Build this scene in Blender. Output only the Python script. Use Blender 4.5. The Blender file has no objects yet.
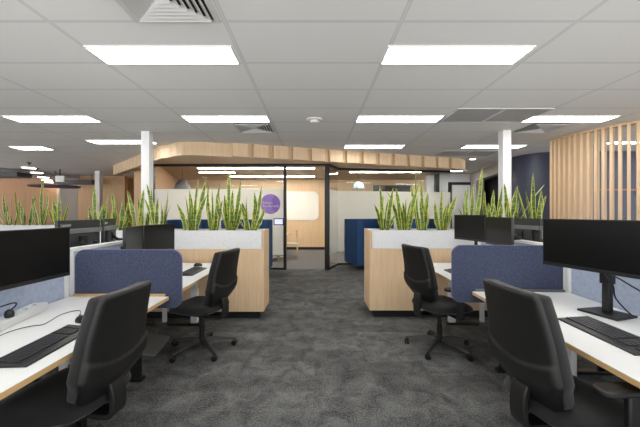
import bpy, bmesh, math, random
from mathutils import Vector, Matrix, Euler
random.seed(7)
PI = math.pi
S = bpy.context.scene
COL = S.collection
CAMZ, F, CX, CY = 1.395, 320.0, 314.5, 213.0

# ------------------------------------------------------------------ camera
cam_d = bpy.data.cameras.new('camera'); cam = bpy.data.objects.new('camera', cam_d); COL.objects.link(cam)
cam.location = (0, 0, CAMZ); cam.rotation_euler = (PI/2, 0, 0)
cam_d.sensor_width = 36; cam_d.lens = 18; cam_d.shift_x = 5.5/640; cam_d.shift_y = -0.5/640
cam_d.clip_start = .02; cam_d.clip_end = 80
S.camera = cam
WORLD = 2.3
# ------------------------------------------------------------------ world: added fill through the open unseen side, brighter below to lift the ceiling
w = bpy.data.worlds.new('world'); S.world = w; w.use_nodes = True
wn = w.node_tree; wtc = wn.nodes.new('ShaderNodeTexCoord'); wsx = wn.nodes.new('ShaderNodeSeparateXYZ'); wr = wn.nodes.new('ShaderNodeValToRGB')
wn.links.new(wtc.outputs['Generated'], wsx.inputs[0]); wmr = wn.nodes.new('ShaderNodeMapRange'); wmr.inputs[1].default_value = -1; wn.links.new(wsx.outputs[2], wmr.inputs[0]); wn.links.new(wmr.outputs[0], wr.inputs[0])
wr.color_ramp.elements[0].position = .485; wr.color_ramp.elements[0].color = (1.0, .985, .96, 1)      # added upward fill for the ceiling, no ground seen there
wr.color_ramp.elements[1].position = .515; wr.color_ramp.elements[1].color = (.16, .175, .19, 1)       # soft sky
wn.links.new(wr.outputs[0], wn.nodes['Background'].inputs[0])
wn.nodes['Background'].inputs[1].default_value = WORLD
S.view_settings.view_transform = 'Standard'; S.view_settings.look = 'None'
S.view_settings.gamma = 1; S.view_settings.use_curve_mapping = False
S.view_settings.exposure = 0.75
LIGHT = 9.0          # ceiling panel emission

# ------------------------------------------------------------------ materials
def lin(c):
    return tuple(((v/255)/12.92 if v/255 <= .04045 else ((v/255+.055)/1.055)**2.4) for v in c) + (1,)
def newmat(name):
    m = bpy.data.materials.new(name); m.use_nodes = True
    nt = m.node_tree; b = nt.nodes['Principled BSDF']
    return m, nt, b
def plain(name, rgb, rough=.5, metal=0, spec=.5, bump=0, bscale=200, var=0, vscale=40, sheen=0):
    m, nt, b = newmat(name)
    b.inputs['Base Color'].default_value = lin(rgb); b.inputs['Roughness'].default_value = rough
    b.inputs['Metallic'].default_value = metal; b.inputs['Specular IOR Level'].default_value = spec
    if sheen: b.inputs['Sheen Weight'].default_value = sheen
    if var or bump:
        tc = nt.nodes.new('ShaderNodeTexCoord')
    if var:
        n = nt.nodes.new('ShaderNodeTexNoise'); n.inputs['Scale'].default_value = vscale; n.inputs['Detail'].default_value = 4
        nt.links.new(tc.outputs['Object'], n.inputs['Vector'])
        r = nt.nodes.new('ShaderNodeValToRGB'); c = lin(rgb)
        r.color_ramp.elements[0].position = .3; r.color_ramp.elements[1].position = .7
        r.color_ramp.elements[0].color = tuple(v*(1-var) for v in c[:3])+(1,)
        r.color_ramp.elements[1].color = tuple(min(1, v*(1+var)) for v in c[:3])+(1,)
        nt.links.new(n.outputs['Fac'], r.inputs[0]); nt.links.new(r.outputs[0], b.inputs['Base Color'])
    if bump:
        n2 = nt.nodes.new('ShaderNodeTexNoise'); n2.inputs['Scale'].default_value = bscale
        nt.links.new(tc.outputs['Object'], n2.inputs['Vector'])
        bp = nt.nodes.new('ShaderNodeBump'); bp.inputs['Strength'].default_value = bump; bp.inputs['Distance'].default_value = .002
        nt.links.new(n2.outputs['Fac'], bp.inputs['Height']); nt.links.new(bp.outputs[0], b.inputs['Normal'])
    return m
def wood(name, rgb, var=.16, scale=(14, 14, .7), rough=.5):
    m, nt, b = newmat(name)
    tc = nt.nodes.new('ShaderNodeTexCoord'); mp = nt.nodes.new('ShaderNodeMapping')
    mp.inputs['Scale'].default_value = scale
    n = nt.nodes.new('ShaderNodeTexNoise'); n.inputs['Scale'].default_value = 3; n.inputs['Detail'].default_value = 6; n.inputs['Roughness'].default_value = .6
    r = nt.nodes.new('ShaderNodeValToRGB'); c = lin(rgb)
    r.color_ramp.elements[0].position = .3; r.color_ramp.elements[1].position = .7
    r.color_ramp.elements[0].color = tuple(v*(1-var)*k for v, k in zip(c[:3], (1, .97, .93)))+(1,)
    r.color_ramp.elements[1].color = tuple(min(1, v*(1+var*.6)) for v in c[:3])+(1,)
    nt.links.new(tc.outputs['Object'], mp.inputs[0]); nt.links.new(mp.outputs[0], n.inputs['Vector'])
    nt.links.new(n.outputs['Fac'], r.inputs[0]); nt.links.new(r.outputs[0], b.inputs['Base Color'])
    b.inputs['Roughness'].default_value = rough
    return m
def emit(name, rgb, s, cam_col=None):
    m, nt, b = newmat(name)
    b.inputs['Base Color'].default_value = lin(rgb)
    b.inputs['Emission Color'].default_value = lin(rgb); b.inputs['Emission Strength'].default_value = s
    return m

M = {}
M['white_lam'] = plain('white_laminate', (214, 214, 213), .35)
M['ply'] = wood('plywood_edge', (205, 170, 120), .2, (3, 3, 60))
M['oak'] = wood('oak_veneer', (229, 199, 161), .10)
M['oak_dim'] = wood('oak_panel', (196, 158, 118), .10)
M['oak_fin'] = wood('oak_fin', (222, 193, 156), .10)
M['white'] = plain('white_paint', (224, 224, 225), .5)
M['white_metal'] = plain('white_powdercoat', (228, 228, 228), .35)
M['black'] = plain('black_plastic', (22, 22, 22), .42)
M['blackshell'] = plain('black_shell', (19, 19, 19), .46, bump=.25, bscale=900)
M['blackfab'] = plain('black_upholstery', (13, 13, 14), .92, bump=.4, bscale=600, sheen=.15)
M['base_grey'] = plain('charcoal_nylon', (40, 40, 42), .4)
M['castor'] = plain('castor_rubber', (14, 14, 14), .5)
M['screen'] = plain('monitor_screen', (8, 8, 8), .32, spec=.28)
M['bezel'] = plain('monitor_bezel', (26, 26, 27), .4)
M['monback'] = plain('monitor_back', (44, 45, 46), .45)
M['ridge'] = plain('monitor_ridge', (118, 119, 120), .4, metal=.2)
M['chrome'] = plain('chrome', (200, 200, 200), .2, metal=1)
M['felt'] = plain('navy_felt', (60, 67, 92), .95, bump=.5, bscale=500, var=.30, vscale=70, sheen=.2)
M['felt_edge'] = plain('felt_edge', (112, 112, 148), .9)
M['fabric'] = plain('pale_blue_fabric', (168, 179, 200), .95, var=.09, vscale=30, bump=.2, bscale=700)
M['blue'] = plain('blue_upholstery', (37, 74, 122), .85, var=.12, vscale=60, bump=.3, bscale=500)
M['cream'] = plain('cream_laminate', (214, 208, 192), .5)
M['blackframe'] = plain('black_aluminium', (22, 22, 23), .4)
M['kick'] = plain('black_kick', (18, 18, 18), .6)
M['greyplastic'] = plain('grey_plastic', (104, 104, 106), .55, var=.08, vscale=300)
M['navy'] = plain('navy_laminate', (58, 64, 86), .35, var=.05, vscale=3)
M['copper'] = plain('copper', (190, 120, 80), .3, metal=.8)
M['greywall'] = plain('grey_paint', (176, 170, 165), .7)
M['whitewall'] = plain('white_wall', (230, 231, 234), .7)
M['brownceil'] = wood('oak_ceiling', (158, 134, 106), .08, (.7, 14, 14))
M['purple'] = plain('purple_vinyl', (186, 150, 236), .5)
M['purple2'] = plain('deep_purple_vinyl', (164, 126, 224), .5)
M['lettering'] = plain('white_vinyl', (252, 248, 255), .5)
M['logo'] = plain('silver_logo', (200, 200, 202), .35)
M['soil'] = plain('dark_soil', (60, 48, 36), .95, bump=1, bscale=80)
M['panelglow'] = emit('booking_screen', (176, 182, 240), .9)
M['lamp'] = emit('light_diffuser', (255, 254, 250), LIGHT)
M['lamp_warm'] = emit('strip_diffuser', (255, 244, 225), 7)
M['lamp_room'] = emit('linear_diffuser', (255, 248, 236), 34)
M['grille'] = plain('perforated_grille', (172, 172, 173), .6, var=.25, vscale=160)
M['dark'] = plain('dark_void', (36, 36, 38), .8)
M['vane'] = plain('diffuser_vane', (205, 205, 204), .5)
M['domeblue'] = plain('pale_blue_shade', (160, 178, 192), .5)
M['domegrey'] = plain('grey_shade', (92, 90, 94), .6)
M['paleoak'] = wood('pale_timber', (226, 204, 166), .08)
M['keycap'] = plain('key_caps', (50, 50, 52), .45)
M['tv'] = plain('tv_black', (20, 21, 24), .2)

# flecked white panel of the planters
m, nt, b = newmat('flecked_white'); M['fleck'] = m
tc = nt.nodes.new('ShaderNodeTexCoord'); v = nt.nodes.new('ShaderNodeTexNoise'); v.inputs['Scale'].default_value = 75; v.inputs['Detail'].default_value = 3
r = nt.nodes.new('ShaderNodeValToRGB'); r.color_ramp.elements[0].position = .33; r.color_ramp.elements[1].position = .40
r.color_ramp.elements[0].color = lin((196, 192, 186)); r.color_ramp.elements[1].color = lin((238, 238, 240))
nt.links.new(tc.outputs['Object'], v.inputs['Vector']); nt.links.new(v.outputs['Fac'], r.inputs[0]); nt.links.new(r.outputs[0], b.inputs['Base Color'])
b.inputs['Roughness'].default_value = .5

# carpet
m, nt, b = newmat('charcoal_carpet'); M['carpet'] = m
tc = nt.nodes.new('ShaderNodeTexCoord')
def noise(scale, detail, vec=None):
    n = nt.nodes.new('ShaderNodeTexNoise'); n.inputs['Scale'].default_value = scale; n.inputs['Detail'].default_value = detail
    nt.links.new(vec or tc.outputs['Object'], n.inputs['Vector']); return n
mp = nt.nodes.new('ShaderNodeMapping'); mp.inputs['Scale'].default_value = (1, 1, 1); nt.links.new(tc.outputs['Object'], mp.inputs[0])
n1 = noise(5.5, 12); n1.inputs['Roughness'].default_value = .72; n1.inputs['Distortion'].default_value = .6; n2 = noise(90, 4)
# carpet tiles half a metre square, each with its own tint and pattern offset
br = nt.nodes.new('ShaderNodeTexBrick'); br.inputs['Scale'].default_value = 1; br.inputs['Brick Width'].default_value = 1.0; br.inputs['Row Height'].default_value = .25
br.inputs['Mortar Size'].default_value = 0; br.inputs['Color1'].default_value = (.80, .80, .80, 1); br.inputs['Color2'].default_value = (1.2, 1.2, 1.2, 1)
nt.links.new(tc.outputs['Object'], br.inputs['Vector'])
r1 = nt.nodes.new('ShaderNodeValToRGB'); r1.color_ramp.elements[0].position = .38; r1.color_ramp.elements[1].position = .64
r1.color_ramp.elements[0].color = lin((46, 46, 47)); r1.color_ramp.elements[1].color = lin((124, 124, 123))
mx = nt.nodes.new('ShaderNodeMixRGB'); mx.blend_type = 'MIX'; mx.inputs[0].default_value = .5
nt.links.new(n1.outputs['Fac'], mx.inputs[1]); nt.links.new(n2.outputs['Fac'], mx.inputs[2])
nt.links.new(mx.outputs[0], r1.inputs[0])
mu = nt.nodes.new('ShaderNodeMixRGB'); mu.blend_type = 'MULTIPLY'; mu.inputs[0].default_value = 1
nt.links.new(r1.outputs[0], mu.inputs[1]); nt.links.new(br.outputs['Color'], mu.inputs[2]); nt.links.new(mu.outputs[0], b.inputs['Base Color'])
b.inputs['Roughness'].default_value = .97; b.inputs['Specular IOR Level'].default_value = .15
bp = nt.nodes.new('ShaderNodeBump'); bp.inputs['Strength'].default_value = .6; bp.inputs['Distance'].default_value = .004
n3 = noise(260, 2); nt.links.new(n3.outputs['Fac'], bp.inputs['Height']); nt.links.new(bp.outputs[0], b.inputs['Normal'])

# ceiling tiles 1.2 x 0.6 with T-bars
m, nt, b = newmat('ceiling_tiles'); M['ceil'] = m
tc = nt.nodes.new('ShaderNodeTexCoord'); sx = nt.nodes.new('ShaderNodeSeparateXYZ'); nt.links.new(tc.outputs['Object'], sx.inputs[0])
def math_(op, a, b2=None, c=None):
    n = nt.nodes.new('ShaderNodeMath'); n.operation = op
    for i, q in enumerate((a, b2, c)):
        if q is None: continue
        if isinstance(q, (int, float)): n.inputs[i].default_value = q
        else: nt.links.new(q, n.inputs[i])
    return n.outputs[0]
def bar(axis, off, per, half):
    t = math_('DIVIDE', math_('SUBTRACT', sx.outputs[axis], off), per)
    d = math_('ABSOLUTE', math_('SUBTRACT', t, math_('ROUND', t)))
    return math_('LESS_THAN', math_('MULTIPLY', d, per), half), math_('LESS_THAN', math_('MULTIPLY', d, per), half+.004)
gx, gx2 = bar(0, -.61, 1.2, .010); gy, gy2 = bar(1, 2.18, .6, .008)
line = math_('MAXIMUM', gx, gy); edge = math_('MAXIMUM', gx2, gy2)
a1 = nt.nodes.new('ShaderNodeMixRGB'); a1.inputs[1].default_value = lin((226, 226, 225)); a1.inputs[2].default_value = lin((186, 186, 185)); nt.links.new(edge, a1.inputs[0])
a2 = nt.nodes.new('ShaderNodeMixRGB'); a2.inputs[2].default_value = lin((214, 214, 213)); nt.links.new(line, a2.inputs[0]); nt.links.new(a1.outputs[0], a2.inputs[1])
nt.links.new(a2.outputs[0], b.inputs['Base Color']); b.inputs['Roughness'].default_value = .85

# snake plant leaf: banded green with yellow margins (u across the leaf)
m, nt, b = newmat('snake_leaf'); M['leaf'] = m
tc = nt.nodes.new('ShaderNodeTexCoord'); uv = nt.nodes.new('ShaderNodeSeparateXYZ'); nt.links.new(tc.outputs['UV'], uv.inputs[0])
mp = nt.nodes.new('ShaderNodeMapping'); mp.inputs['Scale'].default_value = (6, 6, 34); nt.links.new(tc.outputs['Object'], mp.inputs[0])
n = nt.nodes.new('ShaderNodeTexNoise'); n.inputs['Scale'].default_value = 1.6; n.inputs['Detail'].default_value = 3; nt.links.new(mp.outputs[0], n.inputs['Vector'])
r = nt.nodes.new('ShaderNodeValToRGB'); r.color_ramp.elements[0].position = .38; r.color_ramp.elements[1].position = .62
r.color_ramp.elements[0].color = lin((44, 76, 34)); r.color_ramp.elements[1].color = lin((120, 150, 66)); nt.links.new(n.outputs['Fac'], r.inputs[0])
d = math_('ABSOLUTE', math_('SUBTRACT', uv.outputs[0], .5)); e = math_('GREATER_THAN', math_('ADD', d, math_('MULTIPLY', math_('SUBTRACT', n.outputs['Fac'], .5), .25)), .345)
mx = nt.nodes.new('ShaderNodeMixRGB'); mx.inputs[2].default_value = lin((216, 214, 96)); nt.links.new(e, mx.inputs[0]); nt.links.new(r.outputs[0], mx.inputs[1])
nt.links.new(mx.outputs[0], b.inputs['Base Color']); b.inputs['Roughness'].default_value = .38

# clear glass and frosted film
def glassmat(name):
    m = bpy.data.materials.new(name); m.use_nodes = True; nt = m.node_tree; nt.nodes.clear()
    o = nt.nodes.new('ShaderNodeOutputMaterial'); t = nt.nodes.new('ShaderNodeBsdfTransparent'); g = nt.nodes.new('ShaderNodeBsdfGlossy')
    g.inputs['Roughness'].default_value = .0; t.inputs[0].default_value = (.96, .975, .97, 1)
    fr = nt.nodes.new('ShaderNodeLayerWeight'); fr.inputs[0].default_value = .5
    pw = nt.nodes.new('ShaderNodeMath'); pw.operation = 'POWER'; pw.inputs[1].default_value = 5; nt.links.new(fr.outputs['Facing'], pw.inputs[0])
    ad = nt.nodes.new('ShaderNodeMath'); ad.operation = 'MULTIPLY_ADD'; ad.inputs[1].default_value = .9; ad.inputs[2].default_value = .04; nt.links.new(pw.outputs[0], ad.inputs[0])
    mx = nt.nodes.new('ShaderNodeMixShader'); nt.links.new(ad.outputs[0], mx.inputs[0]); nt.links.new(t.outputs[0], mx.inputs[1]); nt.links.new(g.outputs[0], mx.inputs[2])
    nt.links.new(mx.outputs[0], o.inputs[0]); return m
M['glass'] = glassmat('clear_glass')
m = bpy.data.materials.new('frosted_film'); m.use_nodes = True; nt = m.node_tree; nt.nodes.clear(); M['frost'] = m
o = nt.nodes.new('ShaderNodeOutputMaterial'); t = nt.nodes.new('ShaderNodeBsdfTransparent'); df = nt.nodes.new('ShaderNodeBsdfDiffuse'); tr = nt.nodes.new('ShaderNodeBsdfTranslucent')
t.inputs[0].default_value = (.95, .96, .96, 1); df.inputs[0].default_value = lin((246, 247, 245)); tr.inputs[0].default_value = lin((250, 249, 244))
m1 = nt.nodes.new('ShaderNodeMixShader'); m1.inputs[0].default_value = .5; nt.links.new(df.outputs[0], m1.inputs[1]); nt.links.new(tr.outputs[0], m1.inputs[2])
m2 = nt.nodes.new('ShaderNodeMixShader'); m2.inputs[0].default_value = .84; nt.links.new(t.outputs[0], m2.inputs[1]); nt.links.new(m1.outputs[0], m2.inputs[2])
nt.links.new(m2.outputs[0], o.inputs[0])

# ------------------------------------------------------------------ mesh builder
class MB:
    def __init__(s): s.v = []; s.f = []; s.mi = []; s.uv = {}
    def add(s, verts, faces, mi=0):
        o = len(s.v); s.v += [tuple(p) for p in verts]
        s.f += [tuple(i+o for i in f) for f in faces]; s.mi += [mi]*len(faces); return s
    def box(s, x0, x1, y0, y1, z0, z1, mi=0, mat=None):
        x0, x1 = sorted((x0, x1)); y0, y1 = sorted((y0, y1)); z0, z1 = sorted((z0, z1))
        p = [Vector(q) for q in ((x0,y0,z0),(x1,y0,z0),(x1,y1,z0),(x0,y1,z0),(x0,y0,z1),(x1,y0,z1),(x1,y1,z1),(x0,y1,z1))]
        if mat: p = [mat @ q for q in p]
        return s.add(p, [(3,2,1,0),(4,5,6,7),(0,1,5,4),(1,2,6,5),(2,3,7,6),(3,0,4,7)], mi)
    def prism(s, poly, z0, z1, mi=0, mat=None):           # poly in xy, CCW
        n = len(poly); p = [Vector((x, y, z0)) for x, y in poly]+[Vector((x, y, z1)) for x, y in poly]
        if mat: p = [mat @ q for q in p]
        return s.add(p, [tuple(range(n))[::-1], tuple(range(n, 2*n))]+[(i, (i+1) % n, n+(i+1) % n, n+i) for i in range(n)], mi)
    def tube(s, pts, r, n=8, mi=0, cap=True):
        pts = [Vector(p) for p in pts]; rs = r if isinstance(r, (list, tuple)) else [r]*len(pts)
        V = []; up = None
        for i, p in enumerate(pts):
            t = (pts[min(i+1, len(pts)-1)]-pts[max(i-1, 0)]).normalized()
            if up is None:
                up = t.orthogonal().normalized()
            up = (up - t*up.dot(t)).normalized(); sd = t.cross(up)
            for k in range(n):
                a = 2*PI*k/n; V.append(p+(up*math.cos(a)+sd*math.sin(a))*rs[i])
        Fc = [(i*n+k, i*n+(k+1) % n, (i+1)*n+(k+1) % n, (i+1)*n+k) for i in range(len(pts)-1) for k in range(n)]
        if cap: Fc += [tuple(range(n))[::-1], tuple((len(pts)-1)*n+k for k in range(n))]
        return s.add(V, Fc, mi)
    def lathe(s, prof, c=(0,0,0), n=24, mi=0, axis='z'):
        V = []
        for r_, z in prof:
            for k in range(n):
                a = 2*PI*k/n; q = (r_*math.cos(a), r_*math.sin(a), z)
                if axis == 'x': q = (z, r_*math.cos(a), r_*math.sin(a))
                if axis == 'y': q = (r_*math.sin(a), z, r_*math.cos(a))
                V.append((q[0]+c[0], q[1]+c[1], q[2]+c[2]))
        m_ = len(prof)
        Fc = [(i*n+k, i*n+(k+1) % n, (i+1)*n+(k+1) % n, (i+1)*n+k) for i in range(m_-1) for k in range(n)]
        Fc += [tuple(range(n))[::-1], tuple((m_-1)*n+k for k in range(n))]
        return s.add(V, Fc, mi)
    def build(s, name, mats, parent=None, smooth=None, bevel=0, seg=2, loc=None):
        me = bpy.data.meshes.new(name); me.from_pydata(s.v, [], s.f)
        if not isinstance(mats, (list, tuple)): mats = [mats]
        for m_ in mats: me.materials.append(m_)
        for p, i in zip(me.polygons, s.mi): p.material_index = i
        if s.uv:
            L = me.uv_layers.new(name='UVMap')
            for lp in me.loops: L.data[lp.index].uv = s.uv.get(lp.vertex_index, (0, 0))
        me.update()
        bm = bmesh.new(); bm.from_mesh(me); bmesh.ops.recalc_face_normals(bm, faces=bm.faces); bm.to_mesh(me); bm.free()
        ob = bpy.data.objects.new(name, me); COL.objects.link(ob)
        if parent: ob.parent = parent
        if loc: ob.location = loc
        if smooth is not None:
            for p in me.polygons: p.use_smooth = True
            me.set_sharp_from_angle(angle=math.radians(smooth))
        if bevel:
            b_ = ob.modifiers.new('bevel', 'BEVEL'); b_.width = bevel; b_.segments = seg; b_.limit_method = 'ANGLE'; b_.angle_limit = math.radians(40)
            for p in me.polygons: p.use_smooth = True
            me.set_sharp_from_angle(angle=math.radians(50)) if smooth is None else None
        return ob
def thing(name, label, cat, loc=(0,0,0), rz=0, group=None):
    o = bpy.data.objects.new(name, None); COL.objects.link(o); o.empty_display_size = .1
    o.location = loc; o.rotation_euler = (0, 0, rz); o['label'] = label; o['category'] = cat
    if group: o['group'] = group
    return o
def tag(o, label, cat, group=None):
    o['label'] = label; o['category'] = cat
    if group: o['group'] = group
    return o
def struct(name, mb, m, **k):
    o = mb.build(name, m, **k); o['kind'] = 'structure'; return o
def copy_tree(o, parent=None):
    c = o.copy(); COL.objects.link(c); c.parent = parent
    for ch in [q for q in bpy.data.objects if q.parent == o]: copy_tree(ch, c)
    return c
def P(px, py, Y): return Vector(((px-CX)*Y/F, Y, CAMZ-(py-CY)*Y/F))
def rrect(x0, x1, z0, z1, r, n=8):
    pts = []
    for cx, cz, a0 in ((x1-r, z1-r, 0), (x0+r, z1-r, 90), (x0+r, z0+r, 180), (x1-r, z0+r, 270)):
        for k in range(n+1):
            a = math.radians(a0+90*k/n); pts.append((cx+r*math.cos(a), cz+r*math.sin(a)))
    return pts
UPR = Matrix.Rotation(PI/2, 4, 'X')        # turns an xy prism upright: (x,y,z)->(x,-z,y)
def bez(p0, p1, p2, p3, n=16):
    p0, p1, p2, p3 = map(Vector, (p0, p1, p2, p3)); out = []
    for i in range(n+1):
        t = i/n; out.append(p0*(1-t)**3+p1*3*t*(1-t)**2+p2*3*t*t*(1-t)+p3*t**3)
    return out
def smoothpath(pts, n=6):
    pts = [Vector(p) for p in pts]; out = []
    for i in range(len(pts)-1):
        a, b_, c, d_ = pts[max(i-1, 0)], pts[i], pts[i+1], pts[min(i+2, len(pts)-1)]
        for k in range(n):
            t = k/n; out.append(.5*((2*b_)+(-a+c)*t+(2*a-5*b_+4*c-d_)*t*t+(-a+3*b_-3*c+d_)*t**3))
    return out+[pts[-1]]

CH = 2.70
# ================================================================== the setting
struct('floor', MB().box(-13, 10, -1.6, 14, -.1, 0), M['carpet'])
struct('ceiling', MB().box(-13, 10, -1.6, 14, CH, CH+.1), M['ceil'])
struct('wall_back', MB().box(3.76, 9, 10.7, 10.85, 0, CH), M['whitewall'])
struct('wall_right', MB().prism([(4.60, 7.5), (4.85, 7.5), (5.45, 10.7), (5.2, 10.7)], 2.42, CH)
       .prism([(4.60, 7.5), (4.85, 7.5), (4.95, 8.05), (4.70, 8.05)], 0, 2.42)
       .prism([(5.06, 10.0), (5.3, 10.0), (5.45, 10.7), (5.2, 10.7)], 0, 2.42), M['greywall'])
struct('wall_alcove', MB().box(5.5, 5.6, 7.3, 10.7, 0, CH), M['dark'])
# navy curved joinery wall
pts = [(4.62, 7.48), (4.66, 7.2), (4.8, 6.95), (5.05, 6.8), (5.4, 6.75), (9.5, 6.75)]
outer = [(9.5, 6.95), (5.4, 6.95), (5.12, 7.0), (4.95, 7.12), (4.85, 7.3), (4.82, 7.5)]
struct('wall_navy', MB().prism(pts+outer, 0, CH), M['navy'], smooth=35)
# wood room beyond and left side
struct('wall_timber', MB().box(-13, -9.1, 11.3, 11.5, 0, CH), wood('walnut_panel', (168, 124, 84), .12))
struct('wall_left', MB().box(-10.2, -8.3, 12.6, 12.8, 0, CH).box(-9.1, -9.0, 11.3, 12.6, 0, CH), M['greywall'])
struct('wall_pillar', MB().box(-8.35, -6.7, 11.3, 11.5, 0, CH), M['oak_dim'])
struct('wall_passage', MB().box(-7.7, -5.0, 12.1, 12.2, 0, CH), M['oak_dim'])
struct('ceiling_lowered', MB().prism([(-13, 7.5), (-9.5, 8.5), (-8.3, 11.3), (-13, 11.3)], 2.60, CH-.002), M['greywall'])

# ---- meeting room
GL = [(-4.03, 7.97), (-.70, 7.90)]
GR = [(.36, 7.92), (.62, 8.62), (3.9, 9.2)]
struct('wall_meeting_back', MB().box(-5.3, 4.3, 12.2, 12.35, 0, CH), M['oak'])
struct('baseboard_back', MB().box(-5.3, 4.3, 12.17, 12.2, 0, .1), M['kick'])
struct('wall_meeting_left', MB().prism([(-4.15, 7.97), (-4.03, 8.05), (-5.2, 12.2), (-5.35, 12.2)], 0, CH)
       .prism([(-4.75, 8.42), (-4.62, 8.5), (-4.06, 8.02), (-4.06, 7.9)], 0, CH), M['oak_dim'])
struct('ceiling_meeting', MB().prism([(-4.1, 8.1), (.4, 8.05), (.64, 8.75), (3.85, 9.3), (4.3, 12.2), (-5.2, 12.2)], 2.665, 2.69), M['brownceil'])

struct('floor_meeting', MB().prism([(-4.03, 7.97), (.36, 7.92), (.62, 8.62), (3.9, 9.2), (4.3, 12.2), (-5.2, 12.2)], 0, .004), plain('grey_carpet', (104, 104, 105), .95, var=.12, vscale=40))
# bulkhead: stepped timber fascia hung under the ceiling
def off(p, q, d):                                  # normal towards camera
    dx, dy = q[0]-p[0], q[1]-p[1]; L = math.hypot(dx, dy); return (dy/L*d, -dx/L*d)
def zig(p, q, period, depth, frac=.72):
    L = math.hypot(q[0]-p[0], q[1]-p[1]); n = max(1, round(L/period)); o_ = off(p, q, depth); out = []
    for i in range(n):
        a, b_ = i/n, (i+frac)/n
        A = (p[0]+(q[0]-p[0])*a, p[1]+(q[1]-p[1])*a); B = (p[0]+(q[0]-p[0])*b_, p[1]+(q[1]-p[1])*b_)
        out += [(A[0]+o_[0]*.1, A[1]+o_[1]*.1), (A[0]+o_[0], A[1]+o_[1]), (B[0]+o_[0], B[1]+o_[1])]
    return out
f0, f1, f2, f3, f4 = (-5.5, 8.9), (-2.85, 6.18), (-2.33, 5.86), (-1.55, 6.02), (3.60, 7.78)
arc1 = [(-2.78, 6.10), (-2.68, 6.0), (-2.56, 5.92), (-2.42, 5.86), (-2.25, 5.85), (-2.05, 5.88), (-1.55, 6.04)]
front = zig(f0, f1, .33, .085)+arc1+zig(f3, f4, .40, .08)+[(3.62, 7.80), (3.70, 7.85), (3.74, 7.93)]
inner = [(4.05, 9.25), (3.9, 9.2), (.62, 8.62), (.36, 7.92), (-.7, 7.90), (-4.03, 7.97), (-4.62, 8.40), (-5.3, 9.05)]
mb = MB()
# fascia board 40 mm thick following the front
back = []
for i, p in enumerate(front):
    a = front[max(i-1, 0)]; b_ = front[min(i+1, len(front)-1)]
    back.append((p[0]*1.0, p[1]+.14))
n = len(front)
V = [(x, y, 2.452) for x, y in front]+[(x, y, CH) for x, y in front]+[(x, y, 2.452) for x, y in back]+[(x, y, CH) for x, y in back]
Fc = []
for i in range(n-1):
    Fc += [(i, i+1, n+i+1, n+i), (2*n+i+1, 2*n+i, 3*n+i, 3*n+i+1), (i+1, i, 2*n+i, 2*n+i+1)]
mb.add(V, Fc)
struct('trim_fascia', mb, wood('oak_fascia', (208, 182, 150), .10))
mb = MB()
ring = back; m_ = len(inner)
V = [(x, y, 2.456) for x, y in ring]+[(x, y, 2.61) for x, y in inner]
bm_poly = list(range(len(ring)))+[len(ring)+i for i in range(m_)]
me_f = []
# strip between the two chains (ring left->right, inner right->left)
innr = [len(ring)+m_-1-i for i in range(m_)]       # left -> right
i = j = 0
def dst(a, b_): return (V[a][0]-V[b_][0])**2+(V[a][1]-V[b_][1])**2
while i < len(ring)-1 or j < m_-1:
    if j == m_-1 or (i < len(ring)-1 and dst(i+1, innr[j]) <= dst(i, innr[j+1])):
        me_f.append((i, i+1, innr[j])); i += 1
    else:
        me_f.append((i, innr[j+1], innr[j])); j += 1
mb.add(V, me_f)
V2 = [(x, y, 2.61) for x, y in inner]+[(x, y, CH) for x, y in inner]
mb.add(V2, [(k, k+1, m_+k+1, m_+k) for k in range(m_-1)])
struct('trim_soffit', mb, wood('oak_soffit', (200, 168, 130), .08, (.7, 14, 14)), smooth=20)

def wallseg(p, q, z0, z1, th, mb=None):
    o_ = off(p, q, th/2); mb = mb or MB()
    return mb.prism([(p[0]+o_[0], p[1]+o_[1]), (q[0]+o_[0], q[1]+o_[1]), (q[0]-o_[0], q[1]-o_[1]), (p[0]-o_[0], p[1]-o_[1])], z0, z1)
def gwall(num, chain):
    fr = MB()
    for p, q in zip(chain, chain[1:]):
        wallseg(p, q, 0, .045, .05, fr); wallseg(p, q, 2.55, 2.61, .05, fr)
    root = struct('window_%d' % num, fr, M['blackframe'])
    for p, q in zip(chain, chain[1:]):
        g = wallseg(p, q, .045, 2.55, .012).build('pane', M['glass'], root)
        o_ = off(p, q, .010); p2 = (p[0]+o_[0], p[1]+o_[1]); q2 = (q[0]+o_[0], q[1]+o_[1])
        wallseg(p2, q2, .36, 1.99, .002).build('frosted_film', M['frost'], g)
    return root
gwall(1, GL); gwall(2, GR)
struct('trim_1', MB().box(-4.08, -3.98, 7.92, 8.02, 0, 2.61), M['blackframe'])
# door frame with opening
dr = struct('door_1', MB().box(-.76, -.69, 7.83, 7.95, 0, 2.61).box(.25, .37, 7.83, 7.97, 0, 2.61).box(-.69, .25, 7.83, 7.95, 2.55, 2.61), M['blackframe'])
# end panels of frosted glass door leaf folded open behind the right jamb
lf = MB().box(.30, .34, 7.98, 8.9, .03, 2.5).build('door_leaf', M['glass'], dr)
# far door in the white back wall
dd = struct('door_2', MB().box(4.46, 4.56, 10.62, 10.7, 0, 2.42).box(5.2, 5.3, 10.62, 10.7, 0, 2.42).box(4.56, 5.2, 10.62, 10.7, 2.33, 2.42), M['blackframe'])
MB().box(4.56, 5.2, 10.66, 10.7, 0, 2.33).build('door_leaf', M['whitewall'], dd)
MB().box(4.64, 4.80, 10.60, 10.63, 1.02, 1.05).build('door_handle', M['chrome'], dd)
struct('trim_2', MB().box(4.0, 4.12, 10.55, 10.7, 0, CH), M['blackframe'])

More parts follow.
